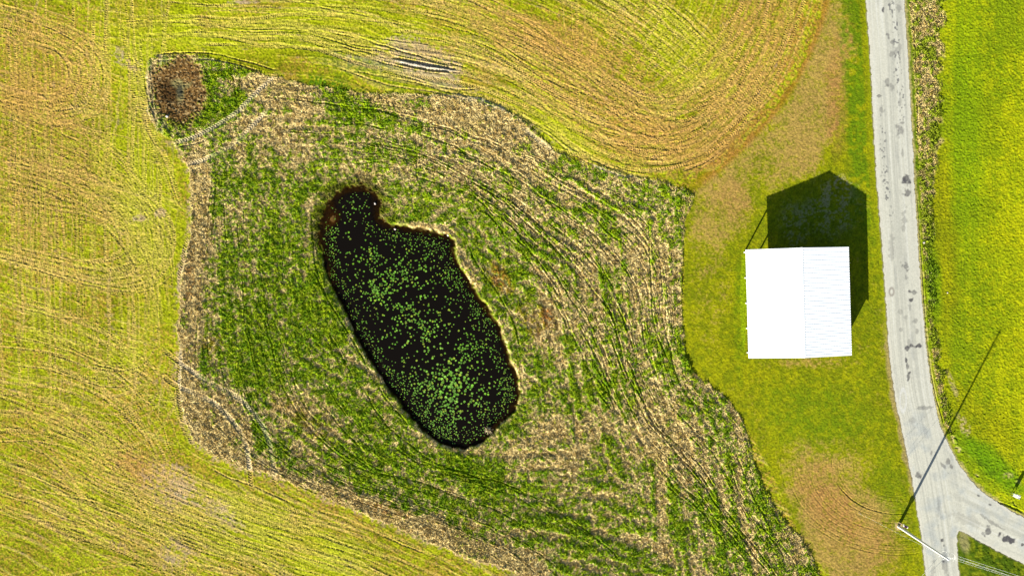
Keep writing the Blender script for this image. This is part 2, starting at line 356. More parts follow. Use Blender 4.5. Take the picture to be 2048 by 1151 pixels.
# rough meadow: straw mown into swaths over green regrowth
green_b = (blob(560,560,120,180) * .55 + blob(520,700,110,110) * .9 + blob(640,700,90,160,-30) * .5 + blob(700,880,110,60,35) * .4 + blob(870,960,200,60,10) * .75
           + blob(700,215,95,28,18) * 1.1 + blob(820,270,120,16,20) * .5 + blob(450,160,55,90,-10) * .8 + blob(410,240,70,24,-25) * .6 + blob(1310,400,60,40) * .75
           + blob(1180,340,60,20,15) * .5 + blob(850,400,90,40,20) * .6 + blob(700,330,90,30) * .3 + blob(990,520,60,120,-30) * .5 + blob(1060,430,120,60,30) * .15
           + blob(460,380,50,60) * .5 + blob(610,760,70,70) * .3 + blob(1180,1060,150,70,30) * .5 + blob(1420,1090,90,40,30) * .6 + blob(1180,780,70,40,30) * .35
           + blob(520,860,14,60,-15) * .8 + blob(600,960,80,18,25) * .5 + blob(760,1000,110,18,25) * .3 + blob(640,480,34,160,0) * .3)
edge_in = -sm
straw_b = (sstep(58, 34, edge_in + (n16 - .5) * 20) * sstep(900, 1000, PY) * sstep(1120, 1060, PX) * 1.1 + sstep(50, 30, edge_in) * sstep(260, 330, PY) * sstep(470, 420, PX) * 1.0 + blob(430,860,75,90,-30) * 1.1 + blob(620,985,150,24,24) * 1.0 + blob(800,1062,180,30,22) * 1.1
           + blob(1000,1135,150,32,26) * 1.1 + blob(560,180,90,34,10) * .9 + blob(540,230,60,40) * .5 + blob(960,240,150,44,24) * 1.25 + blob(830,225,110,16,18) * .8 + blob(1050,320,120,40,32) * .6
           + blob(1130,450,110,70,38) * .35 + blob(1300,560,52,130) * .65 + blob(1140,620,80,90) * .5 + blob(1310,860,70,110,-28) * .7 + blob(1110,880,110,50,-20) * .8
           + blob(1450,960,40,100,-25) * .4 + blob(500,430,80,40) * .3 + blob(590,210,70,30,10) * .6 + blob(1180,1000,120,40,30) * .3 + blob(600,810,110,40,40) * .45
           + blob(560,310,70,40) * .4 + blob(1560,1090,60,60,40) * .4 + blob(1000,380,120,50,35) * .3 + blob(860,455,60,8,12) * 1.2 + blob(945,545,10,60,-30) * .8)
# streaks that follow the mowing round: stretched along lines of equal distance from the edge
pdm = samp(D_po, PX, PY)
psi = edge_in * 0.65 + (240 - pdm) * 0.35
stre = vn(psi / 9.0, PX / 150 + PY / 190, 41) * .6 + vn(psi / 4.6, PX / 60 - PY / 90, 42) * .4
n10 = vn(PX / 10 + 7, PY / 10 + 2, 19)
tuft = (n10 - .5) * .40 + (n8 - .5) * .30 + (n5 - .5) * .5 + (n3 - .5) * .4 + (nf - .5) * .2
G = -0.03 + 0.36 * np.clip(green_b, 0, 1.1) - 0.55 * np.clip(straw_b, 0, 1.2) + (n40 - .5) * 0.55 + (stre - .5) * (0.7 + .45 * sstep(950, 1150, PX)) + (n120 - .5) * 0.3 + (n16 - .5) * .35
G = np.clip(G, -.62, .38)
gm = sstep(-.15, .13, G * .72 + tuft + .3 * TD)
mg = mix(np.broadcast_to(C(150,176,10), shape3), C(100,136,4), sstep(0.35, 0.7, n3b * .5 + n8 * .5))
mg = mix(mg, C(168,168,42), sstep(0.6, 0.85, n5 * .6 + n2 * .4) * .8)
ms = mix(np.broadcast_to(C(238,214,146), shape3), C(180,150,86), sstep(0.35, 0.75, n3 * .5 + n5 * .5))
ms = mix(ms, C(205,180,105), sstep(0.5, 0.8, n40) * .5)
mcol = mix(ms, mg, gm)
oran = np.clip(blob(1092,630,14,26,-20) + blob(1000,555,34,20,50) * .9 + blob(1060,640,20,40,-25) * .5 + blob(780,1020,44,10,20) * .7 + blob(945,1050,14,10) * .8 + blob(600,830,80,24,35) * .35
               + blob(420,690,20,20) * .5 + blob(378,560,10,40) * .4, 0, 1)
mcol = mix(mcol, C(178,116,52), oran * sstep(0.35, 0.6, n5 * .6 + n3 * .4) * .8)
mcol = mix(mcol, C(212,194,160), np.clip(TC, 0, 1) * .8)
mcol = mcol * (0.40 + 0.54 * n3b + 0.64 * nf + 0.2 * n2)[..., None]

# the round sedge hollow
pcol = mix(np.broadcast_to(C(138,106,58), shape3), C(70,48,22), sstep(0.35, 0.65, n3 * .6 + n2 * .4))
pcol = mix(pcol, C(206,178,124), sstep(0.72, 0.9, n3b * .6 + n2 * .5))
pcol = mix(pcol, C(74,52,26), blob(340,180,24,30) * .8)
pcol = mix(pcol, C(150,142,92), np.clip(blob(352,165,14,10) + blob(358,190,8,18) * .9 + blob(372,170,12,5,-30) * .8, 0, 1) * (.5 + .5 * n5))
pcol = mix(pcol, C(60,64,56), blob(357,182,6,14) * .8)

# lawn round the barn
lcol = mix(np.broadcast_to(C(158,160,4), shape3), C(128,138,0), sstep(0.3, 0.7, n40 * .5 + n8 * .5))
lbrown = np.clip(blob(1640,130,60,200,10) * .9 + blob(1540,290,130,90,-45) * .75 + blob(1440,420,80,80) * .75 + blob(1420,560,50,120) * .35 
                 + blob(1700,1060,110,120,-30) * 1.1 + blob(1620,980,60,90,-20) * .6 + blob(1660,900,80,40) * .35 + blob(1620,725,110,14) * .6 + blob(1780,740,16,160,-8) * .3, 0, 1)
lcol = mix(lcol, C(186,152,84), sstep(0.15, 0.95, lbrown * .8 + (n16 - .5) * .6 + (n5 - .5) * .5 + (n3 - .5) * .3) * .85)
lred = np.clip(blob(1675,200,22,120) * .7 + blob(1660,1010,50,80,-30) * .7 + blob(1760,1090,60,60) * .4 + blob(1470,400,40,40) * .3 + blob(1700,30,16,60) * .5, 0, 1)
lcol = mix(lcol, C(180,124,74), lred * (0.35 + 0.5 * n5))
lgreen = np.clip(blob(1640,830,120,70,10) * .7 + blob(1740,600,30,200) * .3 + blob(1600,420,60,60) * .3 + blob(1480,620,12,130) * .8 + blob(1790,1000,40,110,-15) * .45, 0, 1)
lcol = mix(lcol, C(110,138,2), lgreen * (0.4 + 0.6 * n8))
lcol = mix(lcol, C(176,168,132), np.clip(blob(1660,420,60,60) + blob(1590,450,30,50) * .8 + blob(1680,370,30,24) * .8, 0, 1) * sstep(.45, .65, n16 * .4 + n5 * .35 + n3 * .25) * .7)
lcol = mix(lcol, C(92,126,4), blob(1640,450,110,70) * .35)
lcol = mix(lcol, C(150,176,6), blob(1487,600,7,105,0,.4,.1) * .8)
lcol = mix(lcol, C(104,136,4), sstep(66, 46, drl + (n16 - .5) * 22 + (n40 - .5) * 26) * sstep(10, 20, drl) * sstep(600, 300, PY) * sstep(.3, .55, n16 * .4 + n8 * .3 + n40 * .3) * .85)
lcol = mix(lcol, C(160,168,20), sstep(14, 4, drl) * .6)
ftrack = blob(1395,430,30,70) * 0
lcol = mix(lcol, C(176,118,40), sstep(16, 3, dfe) * sstep(400, 340, PY) * .6)
lcol = mix(lcol, C(176,156,96), sstep(12, 5, drl + (n16 - .5) * 12) * sstep(640, 700, PY) * sstep(1010, 960, PY) * .9)
lcol = lcol * (0.48 + 0.44 * n3 + 0.50 * nf + .1 * n2)[..., None]

# far side of the road: verge, rough straw strip, bright pasture
rside = sstep(-2, 2, drl - drr) * sstep(0, 2, sr)
rc = mix(np.broadcast_to(C(170,178,2), shape3), C(138,154,0), sstep(0.35, 0.65, n40 * .5 + n8 * .3 + n120 * .3))
band_ = vn((PX + PY * .02) / 16, PY / 500, 71) * .6 + vn(PX / 5, PY / 160, 72) * .4
rc = mix(rc, C(126,146,0), sstep(.45, .75, band_) * .55)
rc = mix(rc, C(186,190,10), sstep(.5, .2, band_) * .35)
rc = mix(rc, C(192,192,2), np.clip(sstep(1960, 2060, PX + (n120 - .5) * 120) * sstep(0, 300, PY), 0, 1) * .75)
rc = mix(rc, C(120,150,2), sstep(.38, .6, n8 * .3 + n5 * .2 + n40 * .5) * .35)
rc = mix(rc, C(128,162,2), blob(1935,250,34,260) * .5)
rc = mix(rc, C(150,140,10), blob(1880,480,34,220,-4) * .45 + blob(1960,860,60,100,-30) * .3)
wst = np.interp(PY.ravel(), [-400,0,200,330,420,560,700,850,960,1400], [76,72,60,48,36,30,26,22,10,6]).reshape(PY.shape).astype(np.float32)
strip = sstep(8, 14, drr + (n16 - .5) * 6) * sstep(6, -6, drr - wst + (n16 - .5) * 30)
sc_ = mix(ms, C(146,162,34), sstep(0.40, 0.60, n8 * .4 + n5 * .3 + n40 * .4 + sstep(300, 560, PY) * .12 - .04 - sstep(22, 12, drr) * .1))
rc = mix(rc, sc_, strip * .95)
rc = mix(rc, C(96,150,6), blob(1985,930,90,26,42) * .7 + blob(1868,560,16,90,-5) * .5)
rc = mix(rc, C(84,112,6), sstep(14, 8, drr) * sstep(620, 300, PY) * .7)
rc = mix(rc, C(196,178,118), sstep(9, 3, drr + (n8 - .5) * 6) * .7)
rc = mix(rc, C(196,176,120), np.clip(blob(1928,850,10,24,-30) + blob(1906,770,5,26,-20) * .8 + blob(2015,950,10,6) * .8 + blob(2036,965,6,10) * .4, 0, 1) * .8 * sstep(.3, .6, n5))
rc = mix(rc, C(66,92,8), (blob(1960,925,16,6,20) + blob(1985,945,10,5)) * .6)
rc = rc * (0.44 + 0.46 * n3 + 0.52 * nf + .12 * n2)[..., None]
# grass island between the two road arms
isl = sstep(1895, 1905, PX) * sstep(1040, 1052, PY) * (BRM := sstep(0, 2, sr)) * sstep(-6, 6, (PY - 1060) - (PX - 1922) * 0.50 + 6)
ic = mix(np.broadcast_to(C(124,136,20), shape3), C(80,104,10), sstep(0.35, 0.65, n16 * .6 + n8 * .4))
ic = mix(ic, C(170,160,110), blob(1928,1080,10,26,-10) * .7)
ic = ic * (0.7 + 0.3 * n3 + 0.3 * n2)[..., None]

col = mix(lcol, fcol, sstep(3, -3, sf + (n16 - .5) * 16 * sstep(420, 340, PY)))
col = mix(col, mcol, mead)
col = mix(col, pcol, inpatch)
col = mix(col, rc, rside)
col = mix(col, ic, isl)
# gravelly road edge, sand round the pole foot, wet pond margin
col = mix(col, C(176,164,134), sstep(3.5, 0.5, srn) * .8)
col = mix(col, C(206,180,120), (np.sqrt((PX - 1796) ** 2 + (PY - 1051) ** 2) < 8 + 4 * (n5 - .5)).astype(np.float32) * .8)
rim = sstep(11, 3, sp) * sstep(-3, 2, sp)
nlobe = np.clip(blob(705,365,84,42) * 1.2 + blob(765,400,34,56,-15) + blob(645,440,22,60), 0, 1)
col = mix(col, C(206,184,120), rim * sstep(.25, .6, n5 * .6 + n8 * .4) * .45 * sstep(.42, .62, n16) * (1 - nlobe) * sstep(660, 720, PX + (PY - 450) * .35))
col = mix(col, mix(np.broadcast_to(C(110,112,14), shape3), C(66,60,10), sstep(.35, .65, n5 * .5 + n3 * .5)), nlobe * sstep(34, 4, sp + (n16 - .5) * 22 + (n5 - .5) * 14) * .8)
col = mix(col, mix(np.broadcast_to(C(84,68,18), shape3), C(46,36,10), n5), sstep(3, -3, sp))
pbrown = blob(668,436,19,30,15, 1.6)
col = mix(col, C(126,94,50), pbrown * sstep(.3, .7, n2 * .6 + n3 * .4))
col = np.clip(col, 0.002, 0.9).astype(np.float32)

# ------------------------------------------------------------------ heights
H = (n400 - .5) * 0.5 * (1 - sstep(40, 4, sr)) * (1 - sstep(24, 0, sp))
clump = (n8 - .5) * .13 + (n5 - .5) * .15 + (n3 - .5) * .10 + (nf - .5) * .05
clump = clump * (1 - .85 * np.clip(TC * 1.6, 0, 1))
H = H + mead * ((0.05 + .07 * sstep(1300, 1340, PX)) + clump * (1.0 + .35 * (stre - .5)) + (stre - .5) * (.17 + .12 * sstep(950, 1150, PX)))
H = H + fieldm * ((n5 - .5) * .035 + (n3 - .5) * .05 + (nf - .5) * .035 + (fst - .5) * .05)
lawn_m = (1 - mead) * (1 - fieldm)
H = H + lawn_m * ((n5 - .5) * .02 + (n3 - .5) * .035 + (nf - .5) * .03)
H = H + rside * strip * ((n8 - .5) * .16 + (n5 - .5) * .14 + (n3 - .5) * .07)
H = H + rside * (1 - strip) * ((n3 - .5) * .03 + (nf - .5) * .03)
H = H + isl * (n8 - .5) * .08
H = H + inpatch * (-0.25 * sstep(1.0, .2, patch_r) - .10 + (n3 - .5) * .10 - clump * .6)
H = H + TH
H = H + rim * 0.10 * (1 - nlobe) * n8
bank = np.interp(sp.ravel(), [-400, -70, -22, -9, -1, 3.5, 9, 60], [-2.0, -1.4, -.72, -.42, -.30, -.05, 0, 0]).reshape(sp.shape)
shal = np.interp(sp.ravel(), [-400, -70, -30, -10, 10, 30, 60], [-2.0, -1.5, -.75, -.42, -.22, -.10, 0]).reshape(sp.shape)
nl2 = np.clip(nlobe * 1.3 + blob(658,520,24,85,-10) * .9 + blob(1018,800,14,40,20) * .7, 0, 1)
H = H + (bank * (1 - nl2) + shal * nl2)
H = H + pbrown * np.clip(-0.22 - H, 0, 3) * .93 * sstep(.2, .6, pbrown)
uw = sstep(1, -6, sp) * (1 - pbrown)
H = H - clump * mead * uw * .8
flat = sstep(16, 2, sr)
H = H * (1 - flat) + (H * .55 - 0.015) * flat
H = np.where(sr < 1.5, np.minimum(H, -0.03) - 0.05 * sstep(1.5, -3, sr), H)
H = H * (1 - far * .8)
H = H.astype(np.float32)

def grid_mesh(name, mask=None, zz=None, cc=None, extra=None, mat=None):
    """a sheet mesh over the lattice, optionally only where mask holds"""
    Z_ = H if zz is None else zz
    co = np.stack([gx, gy, Z_], -1).reshape(-1, 3).astype(np.float32)
    idx = np.arange(NX * NY, dtype=np.int32).reshape(NY, NX)
    q = np.stack([idx[:-1, :-1], idx[:-1, 1:], idx[1:, 1:], idx[1:, :-1]], -1)
    if mask is not None:
        q = q[mask[:-1, :-1] | mask[:-1, 1:] | mask[1:, 1:] | mask[1:, :-1]]
    q = q.reshape(-1, 4)
    c4 = np.ones((NX * NY, 4), np.float32)
    if cc is not None: c4[:, :3] = cc.reshape(-1, 3)
    ex = None if extra is None else extra.reshape(-1)
    if mask is not None:
        used = np.unique(q); remap = np.full(NX * NY, -1, np.int32); remap[used] = np.arange(len(used), dtype=np.int32)
        q = remap[q]; co = co[used]; c4 = c4[used]
        if ex is not None: ex = ex[used]
    return raw_mesh(name, co, q, c4, ex, mat)

def raw_mesh(name, co, faces, c4=None, ex=None, mat=None, smooth=True, parent=None):
    me = bpy.data.meshes.new(name)
    k = faces.shape[1]; nf = len(faces)
    me.vertices.add(len(co)); me.vertices.foreach_set('co', np.ascontiguousarray(co, np.float32).ravel())
    me.loops.add(nf * k); me.loops.foreach_set('vertex_index', np.ascontiguousarray(faces, np.int32).ravel())
    me.polygons.add(nf); me.polygons.foreach_set('loop_start', np.arange(0, nf * k, k, dtype=np.int32))
    me.update(calc_edges=True)
    if smooth: me.polygons.foreach_set('use_smooth', np.ones(nf, bool))
    if c4 is not None:
        a = me.color_attributes.new('cover', 'FLOAT_COLOR', 'POINT'); a.data.foreach_set('color', np.ascontiguousarray(c4, np.float32).ravel())
    if ex is not None:
        a = me.attributes.new('deep', 'FLOAT', 'POINT'); a.data.foreach_set('value', np.ascontiguousarray(ex, np.float32).ravel())
    o = bpy.data.objects.new(name, me); COL.objects.link(o)
    if mat: me.materials.append(mat)
    if parent: o.parent = parent
    return o

# ------------------------------------------------------------------ materials
def new_mat(name):
    m = bpy.data.materials.new(name); m.use_nodes = True
    nt = m.node_tree; b = nt.nodes['Principled BSDF']
    return m, nt, b
def noise_node(nt, scale, detail=4, coord=None, dist=0.0):
    n = nt.nodes.new('ShaderNodeTexNoise'); n.inputs['Scale'].default_value = scale; n.inputs['Detail'].default_value = detail
    n.inputs['Distortion'].default_value = dist
    if coord is None:
        coord = nt.nodes.new('ShaderNodeTexCoord').outputs['Object']
    nt.links.new(coord, n.inputs['Vector']); return n
def cover_mat(name, rough=0.95, spec=0.05, nscale=9.0, lo=0.8, hi=1.2, bump=0.5, bdist=0.03, bscale=12):
    m, nt, b = new_mat(name)
    at = nt.nodes.new('ShaderNodeAttribute'); at.attribute_name = 'cover'
    n = noise_node(nt, nscale, 5)
    mr = nt.nodes.new('ShaderNodeMapRange'); mr.inputs[1].default_value = 0.3; mr.inputs[2].default_value = 0.7
    mr.inputs[3].default_value = lo; mr.inputs[4].default_value = hi
    nt.links.new(n.outputs[0], mr.inputs[0])
    mx = nt.nodes.new('ShaderNodeVectorMath'); mx.operation = 'SCALE'
    nt.links.new(at.outputs['Color'], mx.inputs[0]); nt.links.new(mr.outputs[0], mx.inputs['Scale'])
    nt.links.new(mx.outputs[0], b.inputs['Base Color'])
    b.inputs['Roughness'].default_value = rough; b.inputs['Specular IOR Level'].default_value = spec
    if bump:
        n2_ = noise_node(nt, bscale, 3); bp = nt.nodes.new('ShaderNodeBump'); bp.inputs['Strength'].default_value = bump
        bp.inputs['Distance'].default_value = bdist
        nt.links.new(n2_.outputs[0], bp.inputs['Height']); nt.links.new(bp.outputs[0], b.inputs['Normal'])
    return m
def paint(name, rgb, rough=0.5, spec=0.4, metal=0.0, var=0.12, nscale=6.0, bump=0.0, bscale=30):
    m, nt, b = new_mat(name)
    n = noise_node(nt, nscale, 5)
    cr = nt.nodes.new('ShaderNodeMix'); cr.data_type = 'RGBA'
    c = np.array(rgb, float)
    cr.inputs[6].default_value = (*np.clip(c * (1 - var), 0, 1), 1); cr.inputs[7].default_value = (*np.clip(c * (1 + var), 0, 1), 1)
    nt.links.new(n.outputs[0], cr.inputs[0]); nt.links.new(cr.outputs[2], b.inputs['Base Color'])
    b.inputs['Roughness'].default_value = rough; b.inputs['Specular IOR Level'].default_value = spec; b.inputs['Metallic'].default_value = metal
    if bump:
        n2_ = noise_node(nt, bscale, 3); bp = nt.nodes.new('ShaderNodeBump'); bp.inputs['Strength'].default_value = bump
        bp.inputs['Distance'].default_value = 0.01
        nt.links.new(n2_.outputs[0], bp.inputs['Height']); nt.links.new(bp.outputs[0], b.inputs['Normal'])
    return m

M_ground = cover_mat('ground_cover')
M_road = cover_mat('worn_asphalt', rough=0.9, spec=0.15, nscale=6, lo=.93, hi=1.07, bump=.25, bdist=.01, bscale=20)
M_blade = cover_mat('grass_blades', rough=0.8, spec=0.1, nscale=3, lo=.85, hi=1.15, bump=0)

# ------------------------------------------------------------------ the ground
ground = grid_mesh('ground', cc=col, mat=M_ground); tag(ground, kind='structure')

# ------------------------------------------------------------------ the road
across = np.where(drl < 300, drl, 300)
aw = (across / 7.0)
rcol = np.broadcast_to(C(218,216,200), shape3).copy()
branch = sstep(1880, 1960, PX) * sstep(900, 960, PY)
longi = vn(aw * 1.6, PY / 260, 51) * .5 + vn(aw * 4.0, PY / 160, 52) * .5
tl = (PX - 1950) * -.44 + (PY - 1000) * .9; ta = (PX - 1950) * .9 + (PY - 1000) * .44
longb = vn(tl / 7, ta / 160, 53) * .5 + vn(tl / 3, ta / 120, 54) * .5
lg = longi * (1 - branch) + longb * branch
rcol = mix(rcol, C(180,180,170), sstep(.45, .75, lg) * .5)
rcol = mix(rcol, C(232,232,224), sstep(.42, .2, lg) * .5)
rcol = mix(rcol, C(178,186,188), sstep(.45, .7, n40 * .6 + n16 * .4) * .55 * sstep(700, 900, PY))
rcol = mix(rcol, C(224,220,204), sstep(6, 2, -sr + (n8 - .5) * 5) * .8)
wheel = sstep(5, 1.5, np.abs(across - 46 + (n40 - .5) * 8)) * .35 + sstep(4, 1, np.abs(across - 24 + (n40 - .5) * 6)) * .25
rcol = mix(rcol, C(150,152,150), wheel * sstep(.4, .7, n16 * .5 + n40 * .5) * (1 - branch))
for x, y, rx, ry, a, d in [(1766,20,2.6,4.5,0,.85),(1777,73,4,9,0,.55),(1784,85,4,4,0,.5),(1797,18,5,8,0,.35),(1799,95,7,12,0,.3),(1783,110,5,8,0,.4),(1792,100,4,9,0,.4),
        (1775,165,5,9,0,.5),(1782,172,8,9,0,.42),(1757,192,5,2.4,0,.7),(1800,205,3,14,0,.35),(1762,220,4,6,0,.4),(1801,258,8,14,5,.5),(1805,300,3,10,0,.4),
        (1813,361,8.5,12,0,.95),(1816,386,5.5,8,0,.7),(1806,388,6,2,0,.4),(1783,490,6,26,0,.3),(1808,440,5,26,0,.35),(1811,534,7,11,0,.6),(1812,556,5,6,0,.4),
        (1819,582,3.2,3.4,0,.85),(1829,584,4,4,0,.6),(1822,599,5.5,4,10,.95),(1820,615,4,10,0,.35),(1799,618,5,12,0,.3),(1811,636,4,6,0,.3),(1830,640,5,6,0,.4),
        (1802,660,5,5,0,.35),(1834,664,4,6,0,.4),(1814,695,6,5,0,.8),(1823,691,5,3.5,0,.75),(1836,690,6,5,0,.95),(1829,693,4,3,0,.7),(1818,690,4,12,0,.3),
        (1812,721,3,4,0,.8),(1815,732,2.6,6,0,.6),(1817,754,4,9,8,.85),(1845,815,15,3,-3,.45),(1826,840,8,8,0,.25),(1838,952,7,8,0,.7),(1862,905,3,9,0,.5),
        (1896,922,4,7,-10,.55),(1902,932,4,6,-20,.6),(1886,930,3,12,-40,.5),(1974,1060,6,10,12,.75),(1967,1066,5,4,0,.5),(2013,1076,15,7,24,1.0),(2045,1088,3,2.4,0,.9),
        (1884,1080,3,4.5,0,.85),(1887,1090,2.6,3,0,.6),(1887,1121,3,2.4,0,.9),(1890,1130,5,30,-5,.4),(1957,990,3.6,1.8,25,.8),(1980,1008,4,2,30,.8),(1866,1140,5,26,0,.3),
        (1990,1048,22,3,30,.45),(1965,1030,10,3,35,.4),(1876,1025,3,24,0,.25),(1935,1040,40,10,20,.2)]:
    ca_, sa_ = math.cos(math.radians(a)), math.sin(math.radians(a)); ddx, ddy = PX - x, PY - y
    q_ = np.sqrt(((ddx * ca_ + ddy * sa_) / rx) ** 2 + ((-ddx * sa_ + ddy * ca_) / ry) ** 2) + (n8 - .5) * 1.1 + (n5 - .5) * .7 + (n3b - .5) * .5
    rcol = mix(rcol, C(92,90,92), sstep(1.1, .6, q_) * d * (.75 + .5 * n3))
ringd = np.abs(np.sqrt(((PX - 1783) / 5.6) ** 2 + ((PY - 583) / 9) ** 2) - .8)
rcol = mix(rcol, C(120,104,98), sstep(.42, .15, ringd) * .55)
ringd = np.abs(np.sqrt(((PX - 1806) / 7) ** 2 + ((PY - 800) / 24) ** 2) - .9)
rcol = mix(rcol, C(232,232,228), sstep(.3, .08, ringd) * .6)
# chipped seal along the wheel path and short cracks
chip = sstep(.62, .70, vn(PX / 3.0, PY / 5.0, 55) * .6 + n3 * .4) * sstep(12, 3, np.abs(across - 52 + (n40 - .5) * 20)) * sstep(330, 200, PY)
chip = chip + sstep(.64, .72, vn(PX / 3.0, PY / 4.0, 56) * .6 + n3b * .4) * sstep(9, 2, np.abs(across - 18 + (n40 - .5) * 16)) * sstep(190, 260, PY) * sstep(480, 400, PY)
rcol = mix(rcol, C(112,112,112), np.clip(chip, 0, 1) * .85)
crk = sstep(.035, .008, np.abs(fbm(PX, PY * .6, 26, 2, 57) - .5)) * sstep(.5, .65, n120) * .35
rcol = mix(rcol, C(150,148,142), crk * .0)
rcol = rcol * (0.90 + 0.12 * n3 + 0.10 * n2)[..., None]
rz = 0.012 + np.clip(-sr / 40, 0, 1) * .03 + (n3 - .5) * .006
inside = srn < 0
gX, gY = gx.copy(), gy.copy()
RX, RY = gx, gy
rmask = inside.copy(); rmask[:, XS > 100] = False; rmask[np.abs(YS) > 66, :] = False; rmask[:, XS < 40] = False
road = grid_mesh('road', mask=rmask, zz=rz.astype(np.float32), cc=rcol, mat=M_road); tag(road, kind='structure')

# ------------------------------------------------------------------ the pond
M_water, nt, b = new_mat('pond_water')
b.inputs['Base Color'].default_value = (0.004, 0.003, 0.0022, 1); b.inputs['Roughness'].default_value = 0.06
b.inputs['Specular IOR Level'].default_value = 0.15; b.inputs['IOR'].default_value = 1.33
tr = nt.nodes.new('ShaderNodeBsdfTransparent'); tr.inputs[0].default_value = (0.75, 0.6, 0.38, 1)
at = nt.nodes.new('ShaderNodeAttribute'); at.attribute_name = 'deep'
ms_ = nt.nodes.new('ShaderNodeMixShader'); out = nt.nodes['Material Output']
nt.links.new(at.outputs['Fac'], ms_.inputs[0]); nt.links.new(tr.outputs[0], ms_.inputs[1]); nt.links.new(b.outputs[0], ms_.inputs[2])
nt.links.new(ms_.outputs[0], out.inputs[0])
nn_ = noise_node(nt, 3.0, 3); bp = nt.nodes.new('ShaderNodeBump'); bp.inputs['Strength'].default_value = .08; bp.inputs['Distance'].default_value = .02
nt.links.new(nn_.outputs[0], bp.inputs['Height']); nt.links.new(bp.outputs[0], b.inputs['Normal'])
WZ = -0.26
deep = np.clip(0.30 + (WZ - H) / 0.45, 0.3, 1.0).astype(np.float32)
pond = grid_mesh('pond_water', mask=(samp(D_po, PX, PY) < 9), zz=np.full(H.shape, WZ, np.float32), extra=deep, mat=M_water)
tag(pond, kind='structure')

# height of the ground under a pixel
def gz(px, py):
    x = (px - 1024) / PPM; y = (575.5 - py) / PPM
    return float(H[np.abs(YS - y).argmin(), np.abs(XS - x).argmin()])

# ------------------------------------------------------------------ lily pads
M_pad, nt, b = new_mat('lily_pad')
oi = nt.nodes.new('ShaderNodeObjectInfo'); at = nt.nodes.new('ShaderNodeAttribute'); at.attribute_name = 'cover'
rp = nt.nodes.new('ShaderNodeMapRange'); rp.inputs[3].default_value = .5; rp.inputs[4].default_value = 1.25
nt.links.new(oi.outputs['Random'], rp.inputs[0])
sc = nt.nodes.new('ShaderNodeVectorMath'); sc.operation = 'SCALE'
nt.links.new(at.outputs['Color'], sc.inputs[0]); nt.links.new(rp.outputs[0], sc.inputs['Scale']); nt.links.new(sc.outputs[0], b.inputs['Base Color'])
b.inputs['Roughness'].default_value = .5; b.inputs['Specular IOR Level'].default_value = .3
def pad_shape(seed):
    r = random.Random(seed); n = 14; notch = 0.32
    v = [(0, 0, 0.012)]
    for k in range(n):
        a = notch + (2 * math.pi - 2 * notch) * k / (n - 1)
        rr = 0.5 * (1 + r.uniform(-.07, .07)); v.append((rr * math.cos(a), rr * math.sin(a), 0.012 + r.uniform(.0, .03)))
    f = [(0, k, k + 1) for k in range(1, n)]
    return np.array(v, np.float32), np.array(f, np.int32)
PADS = [pad_shape(i) for i in range(5)]
cand = []
tries = 0
occ = {}
def dens(x, y, d):
    n_ = nn45
    k = 0.22 + 2.6 * max(0, n_ - .47)
    k += .6 * math.exp(-(((x - 905) / 55) ** 2 + ((y - 775) / 40) ** 2)) + .5 * math.exp(-(((x - 890) / 70) ** 2 + ((y - 850) / 25) ** 2))
    k += .2 * math.exp(-(((x - 715) / 18) ** 2 + ((y - 412) / 14) ** 2)) + .8 * math.exp(-(((d + 20) / 13) ** 2))
    k *= 0.0 if d > -6 else min(1, (-d - 4) / 8)
    if y < 455: k *= .5 if x > 695 else .25
    return k
N_x = rng.uniform(640, 1035, 30000); N_y = rng.uniform(385, 895, 30000)
dd = samp(D_po, N_x.astype(np.float32), N_y.astype(np.float32))
n45 = fbm(N_x, N_y, 38, 2, 61)
pick = rng.random(30000)
for x, y, d, nn45, p in zip(N_x, N_y, dd, n45, pick):
    if d > -5: continue
    k = dens(x, y, float(d)) * .31
    if p > k: continue
    base = 1.9 + 2.1 * min(1, max(0, (-d - 12) / 60)) + 2.0 * math.exp(-(((x - 905) / 55) ** 2 + ((y - 775) / 40) ** 2))
    s = base * random.uniform(.5, 1.2) / PPM
    c = (int(x / 8), int(y / 8)); ok = True
    for i in (-1, 0, 1):
        for j in (-1, 0, 1):
            for (x2, y2, s2) in occ.get((c[0] + i, c[1] + j), ()):
                if (x - x2) ** 2 + (y - y2) ** 2 < ((s + s2) * .38 * PPM) ** 2: ok = False
    if not ok: continue
    occ.setdefault(c, []).append((x, y, s)); cand.append((s, x, y))
cand.sort(reverse=True)
print('lily pads', len(cand))
PGRP = 'lily pads floating on the pond'
pad_cols = [C(128,190,50), C(104,170,34), C(142,198,66), C(122,180,30), C(158,186,44)]
pad_me = []
for i, (v, f) in enumerate(PADS):
    me = bpy.data.meshes.new('lily_pad'); me.from_pydata(v.tolist(), [], f.tolist()); me.materials.append(M_pad)
    a = me.color_attributes.new('cover', 'FLOAT_COLOR', 'POINT')
    a.data.foreach_set('color', np.tile(np.append(pad_cols[i], 1), len(v)).astype(np.float32)); pad_me.append(me)
for s, x, y in cand[:300]:
    o = bpy.data.objects.new('lily_pad', random.choice(pad_me)); COL.objects.link(o)
    o.location = W(x, y, WZ + random.uniform(.002, .012)); o.rotation_euler = (random.uniform(-.05, .05), random.uniform(-.05, .05), random.uniform(0, 6.28))
    o.scale = (s, s * random.uniform(.88, 1), s)
    tag(o, 'large round green lily pad floating on the black pond water', 'lily pad', PGRP)
vs_, fs_, cs_ = [], [], []; off = 0
